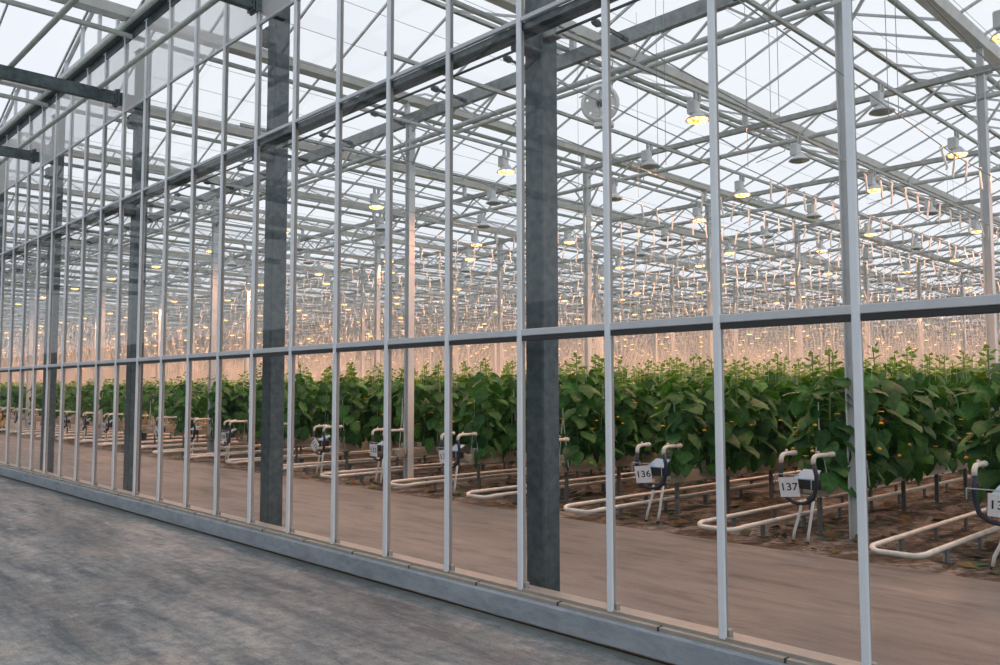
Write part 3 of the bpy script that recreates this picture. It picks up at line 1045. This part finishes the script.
# everything deeper in the rows as one mass of foliage
V_, F_, M_, off = [], [], [], 0
for lo, hi, nl, nt_, smul in ((0, 20, 26, 6, 1.0), (20, 40, 14, 4, 1.25), (40, 75, 8, 3, 1.6), (75, 400, 5, 2, 2.0)):
    P = np.array([(x, y) for (d, r, i, x, y, s) in far if lo <= d < hi])
    if not len(P): continue
    N = len(P)
    top = 1.78 + 0.16 * rng.random(N)
    t_ = np.sqrt(rng.random((N, nl))) * 0.92 if lo >= 20 else rng.random((N, nl)) * .95
    z = 0.62 + t_ * (top[:, None] - 0.62)
    az = rng.random((N, nl)) * 6.283
    pl = 0.08 + 0.14 * rng.random((N, nl))
    PP = np.stack([P[:, 0:1] + np.cos(az) * pl, P[:, 1:2] + np.sin(az) * pl, z], -1).reshape(-1, 3)
    A = az.ravel()
    sz = ((0.2 + 0.08 * rng.random((N, nl))) * smul * np.where(t_ > .75, .75, 1)).ravel()
    W, Fq = place_leaves(LV_LO, LF_LO, PP, A, 0.4 + 0.7 * (1 - t_.ravel()) + rng.normal(0, .25, N * nl), rng.normal(0, .3, N * nl), sz)
    V_.append(W); F_.append(Fq + off); M_.append(np.zeros(len(Fq))); off += len(W)
    az = rng.random((N, nt_)) * 6.283
    zt = top[:, None] - 0.13 * rng.random((N, nt_)) + .04
    PP = np.stack([P[:, 0:1] + np.cos(az) * .02, P[:, 1:2] + np.sin(az) * .02, zt], -1).reshape(-1, 3)
    W, Fq = place_leaves(LV_LO, LF_LO, PP, az.ravel(), rng.uniform(-.9, .3, N * nt_), rng.normal(0, .3, N * nt_), np.full(N * nt_, 0.085 * smul))
    V_.append(W); F_.append(Fq + off); M_.append(np.ones(len(Fq))); off += len(W)
o = link('crop_foliage', fast_mesh('crop_foliage', np.concatenate(V_), np.concatenate(F_), ['leaf', 'young_leaf'], np.concatenate(M_)))
tag(o, 'green cucumber foliage filling the crop rows far behind the front plants', 'foliage', kind='stuff')

# ================================================================ hooks and twine on the crop wires
hook_me, twine_me = [], []
for vi in range(5):
    rr = random.Random(40 + vi)
    dx, dy = rr.uniform(-.05, .06), rr.uniform(-.05, .03)
    b = MB()
    b.tube([(0.012, 0, 0.03), (0.016, 0, 0.045), (0.0, 0, 0.052), (-0.012, 0, 0.03), (0, 0, 0), (dx * .5, dy * .5, -0.09), (dx, dy, -0.18), (dx + .016, dy, -0.20)], [0.007, 0.007, 0.007, 0.009, 0.0125, 0.0125, 0.0125, 0.007], 5)
    hook_me.append(b.mesh('twine_hook', 'hook_white', True))
    b = MB(); b.tube([(dx, dy, -0.17), (0, 0, -2.3)], 0.0016, 3, caps=False)
    twine_me.append(b.mesh('twine', 'twine'))
hk = []
for r in range(0, NROW):
    for s in (1, -1):
        x = ROWX0 + 0.0 - ROWP * r + s * 0.468
        y, i = 4.75, 0
        while y < YEND - 2:
            if seen(x, y, HZ, 60):
                hk.append((math.hypot(x, y + DIST), r, s, i, x, y))
            y += 0.40; i += 1
hk.sort()
rk = random.Random(11)
for (d, r, s, i, x, y) in hk[:300]:
    vi = rk.randrange(5)
    o = link('twine_hook', hook_me[vi], None, (x, y + rk.uniform(-.05, .05), HZ), rk.uniform(-.7, .7) + (PI if rk.random() < .25 else 0))
    tag(o, 'white twine hook, %s from path, %s wire of %s' % (ordw(i + 1), 'right' if s > 0 else 'left', rowphrase(r)), 'hook', 'twine hooks on the crop wires')
    link('twine', twine_me[vi], o)
H = np.array([(x, y) for (d, r, s, i, x, y) in hk[300:]]); N = len(H)
D_ = np.hypot(H[:, 0], H[:, 1] + DIST)
tx = rng.normal(0, .035, N); ty = rng.normal(0, .035, N)
wd = np.where(D_ > 50, 0.020, 0.015)
top = np.stack([H[:, 0], H[:, 1] + rng.uniform(-.08, .08, N), np.full(N, HZ)], 1)
bot = top + np.stack([tx, ty, np.full(N, -0.19)], 1)
low = np.stack([H[:, 0], H[:, 1], np.full(N, 1.75)], 1)
V_, F_, M_ = [], [], []
off = 0
for a, b_, w_, mi in ((top, bot, wd, 0), (bot, low, np.full(N, 0.0022), 1)):
    ring = np.array([(1, 0), (-.5, .866), (-.5, -.866)])
    vv = np.concatenate([a[:, None, :] + np.concatenate([ring[None] * w_[:, None, None], np.zeros((N, 3, 1))], 2), b_[:, None, :] + np.concatenate([ring[None] * w_[:, None, None], np.zeros((N, 3, 1))], 2)], 1)
    q = np.array([(0, 1, 4, 3), (1, 2, 5, 4), (2, 0, 3, 5)])
    V_.append(vv.reshape(-1, 3)); F_.append((q[None] + (np.arange(N) * 6)[:, None, None]).reshape(-1, 4) + off); M_.append(np.full(N * 3, mi)); off += N * 6
o = link('twine_hooks', fast_mesh('twine_hooks', np.concatenate(V_), np.concatenate(F_), ['hook_white', 'twine'], np.concatenate(M_)))
tag(o, 'countless white twine hooks and strings hanging far away over the crop', 'hooks', kind='stuff')

# ================================================================ growing gutters, slabs, pipes, stands per row
b = MB()
b.box((0, 0, 0.11), (0.17, 0.95, 0.13), bevel=.02)
slab_me = b.mesh('slab', 'slab_tan')
b = MB(); b.box((0, -0.3, 0.215), (0.10, 0.10, 0.09), bevel=.008); b.box((0, 0.0, 0.215), (0.10, 0.10, 0.09), bevel=.008); b.box((0, 0.3, 0.215), (0.10, 0.10, 0.09), bevel=.008)
cube_me = b.mesh('rockwool_cube', 'tray_white')
rest = []
for r in range(NROW):
    xr = ROWX0 - ROWP * r
    vis = seen(xr, ROWY, 0.5, 130) or seen(xr, 8, 0.5, 80) or seen(xr, 20, .5, 80)
    if not vis: continue
    y0, y1 = ROWY - 0.25, YEND - 1
    b = MB()
    for s in (-1, 1):
        b.box((xr + s * 0.115, (y0 + y1) / 2, 0.465), (0.012, y1 - y0, 0.07))
    b.box((xr, (y0 + y1) / 2, 0.437), (0.24, y1 - y0, 0.012))
    o = build(b, 'growing_gutter', 'tray_white')
    tag(o, 'pale raised growing tray carrying the plants of the %s' % rowphrase(r), 'tray', 'growing trays')
    if r < 20:
        b = MB()
        for q in range(6):
            bq = MB(); yy = y0 + 0.3 + 1.2 * q
            bq.bar((xr, yy, 0.0), (xr, yy, 0.43), 0.05, 0.03, up=(0, 1, 0)); bq.box((xr, yy, 0.42), (0.2, 0.04, 0.02)); bq.box((xr, yy, 0.005), (0.14, 0.1, 0.014))
            build(bq, 'leg', 'support_grey', o)
    for q in range(12 if r < 20 else 4):
        yy = y0 + 0.55 + 1.0 * q
        if not seen(xr, yy, .5, 60): continue
        if q < 4 and r < 20:
            t = link('substrate_slab', slab_me, None, (xr, yy, 0.40))
            tag(t, 'tan substrate slab in tray, %s from path, %s' % (ordw(q + 1), rowphrase(r)), 'substrate slab', 'substrate slabs in the trays')
            link('rockwool_cube', cube_me, t)
        else:
            rest.append((xr, yy))
b = MB()
for (x, y) in rest:
    b.box((x, y, 0.51), (0.17, 0.95, 0.13))
if rest:
    tag(build(b, 'substrate_slabs', 'slab_tan'), 'tan substrate slabs in the trays deep inside the crop rows', 'substrate slabs', kind='stuff')

# heating pipe rails: a long hairpin between two crop rows
for r in range(-1, 40):
    xc = -3.03 - ROWP * r
    if not (seen(xc, 3.6, .1, 120) or seen(xc, 8, .1, 60)): continue
    hw, yb, z = 0.25, 3.60 + 0.05 * math.sin(r * 2.1), 0.145
    pts = [(xc - hw, 96, z), (xc - hw, yb + 0.14, z)]
    for q in range(1, 6):
        a = PI + q * PI / 12
        pts.append((xc - hw + 0.12 + 0.12 * math.cos(a), yb + 0.14 + 0.14 * math.sin(a), z - 0.03 * q / 6))
    for q in range(1, 7):
        a = 1.5 * PI + q * PI / 12
        pts.append((xc + hw - 0.12 + 0.12 * math.cos(a), yb + 0.14 + 0.14 * math.sin(a), z - 0.03 * (1 - q / 6)))
    pts += [(xc + hw, yb + 0.4, z), (xc + hw, 96, z)]
    b = MB(); b.tube(pts, 0.0255, 8)
    o = build(b, 'heating_pipe', 'white_pipe', smooth=True)
    nm = 'beside the right edge of the photo' if r < 0 else ('between the stands of signs 138 and 137' if r == 0 else 'left of the %s' % rowphrase(r))
    if r == 0: nm = 'on the floor between the cut-off sign and sign 137'
    tag(o, 'long white hairpin heating pipe %s' % nm, 'heating pipe', 'heating pipe rails')
    if r < 16:
        nsup = 8 if r < 6 else 4
        for s in (-1, 1):
            for q in range(nsup):
                yy = yb + 0.55 + 0.95 * q + (0.25 if s < 0 else 0)
                bq = MB(); bq.box((xc + s * hw, yy, 0.06), (0.025, 0.065, 0.125), bevel=.003); bq.box((xc + s * hw, yy, 0.004), (0.09, 0.075, 0.01)); bq.box((xc + s * hw, yy, 0.122), (0.06, 0.05, 0.008))
                build(bq, 'support', 'support_grey', o)


def stand(r):
    num = 138 - r
    x, y = ROWX0 - ROWP * r + 0.10, 4.12
    lab = {0: 'white two-legged hose stand cut by the right edge, sign starting with 1', }.get(r)
    if lab is None:
        if num in (137, 136, 133, 132, 130):
            lab = 'white two-legged hose stand with paper sign reading %d' % num
        else:
            lab = 'white two-legged hose stand with paper sign, at %s' % rowphrase(r)
    t = thing('hose_stand', lab, 'hose stand', (x, y, 0), rz=-0.05 + 0.1 * math.sin(r * 3.7), group='numbered hose stands')
    t.scale = (1.1, 1.0, 0.95)
    # legs
    sprd = 0.02 * math.sin(r * 5.1)
    for s in (-1, 1):
        b = MB()
        x0, x1 = s * 0.075, s * 0.06 + 0.09
        if r == 0 and s < 0:
            pts = [(x0, 0, 0.0), (x0 + .02, 0, .12), (x0 + .07, 0.0, .24), (x1, 0.0, .36), (x1 + .02, 0, 0.47)]
        else:
            pts = [(x0, 0, 0.0), (x0 + 0.02, 0, 0.12), (x1 - .02, 0.0, 0.34), (x1, 0.0, 0.47)]
        b.tube(pts, 0.0145, 8)
        lg = build(b, 'leg', 'white_plastic', t, smooth=True)
        b = MB(); b.tube([(x0, 0, 0.0), (x0 + .003, 0, 0.025)], 0.018, 8)
        build(b, 'leg_cap', 'black_plastic', lg)
    # hose loop
    b = MB()
    pts = [(-0.18, 0, 0.88), (-0.19, 0, 0.72), (-0.175, 0, 0.58)]
    for q in range(0, 9):
        a = PI + q * PI / 8
        pts.append((0.17 * math.cos(a) + 0.0, 0.0, 0.57 + 0.145 * math.sin(a)))
    pts += [(0.185, 0, 0.62), (0.19, 0, 0.74), (0.16, 0, 0.88)]
    b.tube(pts, 0.022, 8)
    build(b, 'hose', 'navy_hose' if r % 2 == 0 else 'black_plastic', t, smooth=True)
    for s, L in ((-1, 0.26), (1, 0.38)):
        xe = -0.18 if s < 0 else 0.16
        b = MB()
        b.tube([(xe, 0, 0.86), (xe, 0, 0.90), (xe, 0.012, 0.93), (xe, 0.04, 0.95), (xe, 0.08, 0.955), (xe, L, 0.955)], 0.023, 8)
        b.tube([(xe, 0.10, 0.96), (xe, 0.10, 1.0)], 0.012, 6)
        b.tube([(xe, L - 0.07, 0.955), (xe, L, 0.955)], 0.030, 8)
        build(b, 'elbow_pipe', 'white_pipe', t, smooth=True)
    # valve boxes, tray and wire rail
    b = MB(); b.box((0.06, 0.06, 0.64), (0.24, 0.10, 0.11), bevel=.01); b.tube([(0.11, -0.02, 0.47), (0.15, 0.0, 0.51)], 0.035, 8)
    build(b, 'valve_box', 'black_plastic', t)
    b = MB()
    b.add([(-.06, .0, .70), (.17, .0, .70), (.15, .16, .79), (-.03, .16, .79)] + [(-.06, .0, .69), (.17, .0, .69), (.15, .16, .78), (-.03, .16, .78)], [(0, 1, 2, 3), (7, 6, 5, 4), (0, 4, 5, 1), (1, 5, 6, 2), (2, 6, 7, 3), (3, 7, 4, 0)])
    build(b, 'tray', 'blue_tray', t)
    b = MB(); b.tube([(-0.24, -0.02, 0.735), (0.02, -0.02, 0.735)], 0.006, 5); b.tube([(-0.24, -0.02, 0.735), (-0.24, -0.02, 0.63)], 0.006, 5); b.tube([(0.15, -.03, .72), (.15, -.03, .6)], 0.005, 5)
    build(b, 'wire_rail', 'galv_light', t)
    # paper sign
    tilt = {0: 0.05, 1: -0.10, 2: -0.12, 6: 0.75, 10: 0.78, 8: -0.08, 5: 0.02, 4: -0.1}.get(r, 0.3 * math.sin(r * 2.3))
    w_, h_ = (0.185, 0.215)
    b = MB(); b.box((0, 0, 0), (w_, 0.006, h_))
    sg = build(b, 'sign', 'paper', t, loc=(-0.075 if r != 0 else 0.02, -0.045, 0.60))
    sg.rotation_euler = (0.06, tilt, 0.30 if r in (1, 2) else 0.12)
    cu = bpy.data.curves.new('number', 'FONT'); cu.body = str(num); cu.size = 0.115; cu.align_x = 'CENTER'; cu.align_y = 'CENTER'; cu.extrude = 0.0005; cu.offset = 0.0012
    cu.materials.append(MATS['ink'])
    tmp = bpy.data.objects.new('tmp', cu); C.objects.link(tmp)
    nme = bpy.data.meshes.new_from_object(tmp.evaluated_get(bpy.context.evaluated_depsgraph_get()))
    bpy.data.objects.remove(tmp)
    to = link('number', nme, sg, (0, -0.0042, 0)); to.rotation_euler = (PI / 2, 0, 0)
    return t


for r in range(0, 20):
    stand(r)

# white inverted-V tray hangers at the row ends
for r in range(0, 14):
    for q in range(2):
        x, y = ROWX0 - ROWP * r + (0.10 if q == 0 else 0.22), 4.62 + 0.75 * q
        if not seen(x, y, 1, 40): continue
        zt = 1.15 + 0.32 * q
        b = MB()
        b.tube([(x - 0.09, y, 0.50), (x - 0.01, y, zt), (x, y, zt + .02), (x + 0.01, y, zt), (x + 0.10, y, 0.50)], 0.0075, 5)
        b.tube([(x, y, zt + .02), (x, y, zt + 0.30)], 0.006, 5)
        o = build(b, 'tray_hanger', 'white_steel')
        tag(o, 'white inverted-V wire hanger, %s from path, at %s' % (ordw(q + 1), rowphrase(r)), 'hanger', 'wire hangers of the trays')

# ground litter between the rows: dead leaves and prunings
N = 2600
xs = rng.uniform(-30, -1.5, N); ys = 3.8 + rng.exponential(3.0, N)
xm = (xs - ROWX0) / ROWP
keepm = (np.abs(xm - np.round(xm)) < 0.33)
P = np.stack([xs, ys, np.full(N, 0.012)], 1)[keepm]
n = len(P)
W, Fq = place_leaves(LV_LO, LF_LO, P, rng.random(n) * 6.28, rng.normal(0, .25, n), rng.normal(0, .4, n), rng.uniform(.05, .20, n))
W[:, 2] = np.clip(W[:, 2], 0.001, 0.06)
o = link('leaf_litter', fast_mesh('leaf_litter', W, Fq, ['litter', 'leaf'], (rng.random(len(Fq)) < .15)))
tag(o, 'dead leaves and prunings scattered on the ground under the crop rows', 'leaf litter', kind='stuff')

# things standing far left between the rows
t = thing('sack_bin', 'tan sack standing on a dark green tub by the path behind the glass', 'sack', (-25.3, 5.2, 0), 0.3)
b = MB(); b.lathe([(0.001, 0.0), (0.20, 0.0), (0.23, 0.04), (0.25, 0.42), (0.27, 0.44), (0.27, 0.47), (0.001, 0.47)], n=14)
build(b, 'tub', 'dark_green_plastic', t, smooth=True)
b = MB(); b.lathe([(0.20, 0.46), (0.25, 0.55), (0.24, 0.80), (0.22, 0.95), (0.10, 1.03), (0.07, 1.10), (0.12, 1.16), (0.001, 1.15)], n=14)
build(b, 'sack', 'sack', t, smooth=True)
t = thing('yellow_barrel', 'yellow barrel on a dark base at the left edge beside the path', 'barrel', (-36.15, 4.02, 0))
t.scale = (0.46, 0.46, 0.42)
b = MB(); b.lathe([(0.001, 0.0), (0.50, 0.0), (0.52, 0.05), (0.52, 0.5), (0.001, 0.5)], n=18)
build(b, 'base', 'navy_hose', t, smooth=True)
b = MB(); b.lathe([(0.47, 0.5), (0.52, 0.62), (0.54, 1.0), (0.52, 1.35), (0.46, 1.56), (0.30, 1.66), (0.001, 1.68)], n=18)
build(b, 'barrel_body', 'yellow_plastic', t, smooth=True)

# thin cords hanging from the roof
for i, (x, y) in enumerate(((-6.1, 4.4), (-5.98, 4.4), (-5.3, 5.2), (-4.5, 4.3), (-4.4, 4.3), (-7.3, 5.6), (-3.3, 4.5), (-3.2, 4.5), (-8.8, 6.0), (-10.2, 6.4))):
    b = MB(); b.tube([(x, y, 7.2), (x, y, 4.4)], 0.004, 4)
    tag(build(b, 'hanging_cord', 'wire'), 'thin pale cord hanging straight down from the glass roof, %s cord from the right' % ordw(i + 1), 'cord', 'cords hanging from the roof')

# ================================================================ sky, camera, view
w = bpy.data.worlds.new('World'); bpy.context.scene.world = w
w.use_nodes = True
nt = w.node_tree; nt.nodes.clear()
out = nt.nodes.new('ShaderNodeOutputWorld'); bg = nt.nodes.new('ShaderNodeBackground')
tc = nt.nodes.new('ShaderNodeTexCoord')
nz = nt.nodes.new('ShaderNodeTexNoise'); nz.inputs['Scale'].default_value = 1.6; nz.inputs['Detail'].default_value = 4
nt.links.new(tc.outputs['Generated'], nz.inputs['Vector'])
cr = nt.nodes.new('ShaderNodeValToRGB')
cr.color_ramp.elements[0].position = 0.3; cr.color_ramp.elements[0].color = (0.76, 0.80, 0.87, 1)
cr.color_ramp.elements[1].position = 0.7; cr.color_ramp.elements[1].color = (0.91, 0.93, 0.965, 1)
nt.links.new(nz.outputs['Fac'], cr.inputs[0]); nt.links.new(cr.outputs[0], bg.inputs[0])
bg.inputs[1].default_value = 1.15
nt.links.new(bg.outputs[0], out.inputs[0])

cam = bpy.data.cameras.new('camera'); co = bpy.data.objects.new('camera', cam); C.objects.link(co)
cam.sensor_fit = 'HORIZONTAL'; cam.sensor_width = 36; cam.lens = F / 1000 * 36; cam.clip_end = 400; cam.clip_start = 0.05
M = Matrix((RT, UP, -FW)).transposed().to_4x4(); M.translation = EYEP
co.matrix_world = M
sc = bpy.context.scene
sc.camera = co
sc.view_settings.view_transform = 'Standard'; sc.view_settings.look = 'None'; sc.view_settings.gamma = 1.0
sc.view_settings.use_curve_mapping = False
sc.view_settings.exposure = 0.0
cyc = sc.cycles
cyc.max_bounces = 6; cyc.diffuse_bounces = 3; cyc.glossy_bounces = 3; cyc.transmission_bounces = 4; cyc.transparent_max_bounces = 48
cyc.sample_clamp_indirect = 6.0
cyc.use_light_tree = True
cyc.caustics_reflective = False; cyc.caustics_refractive = False
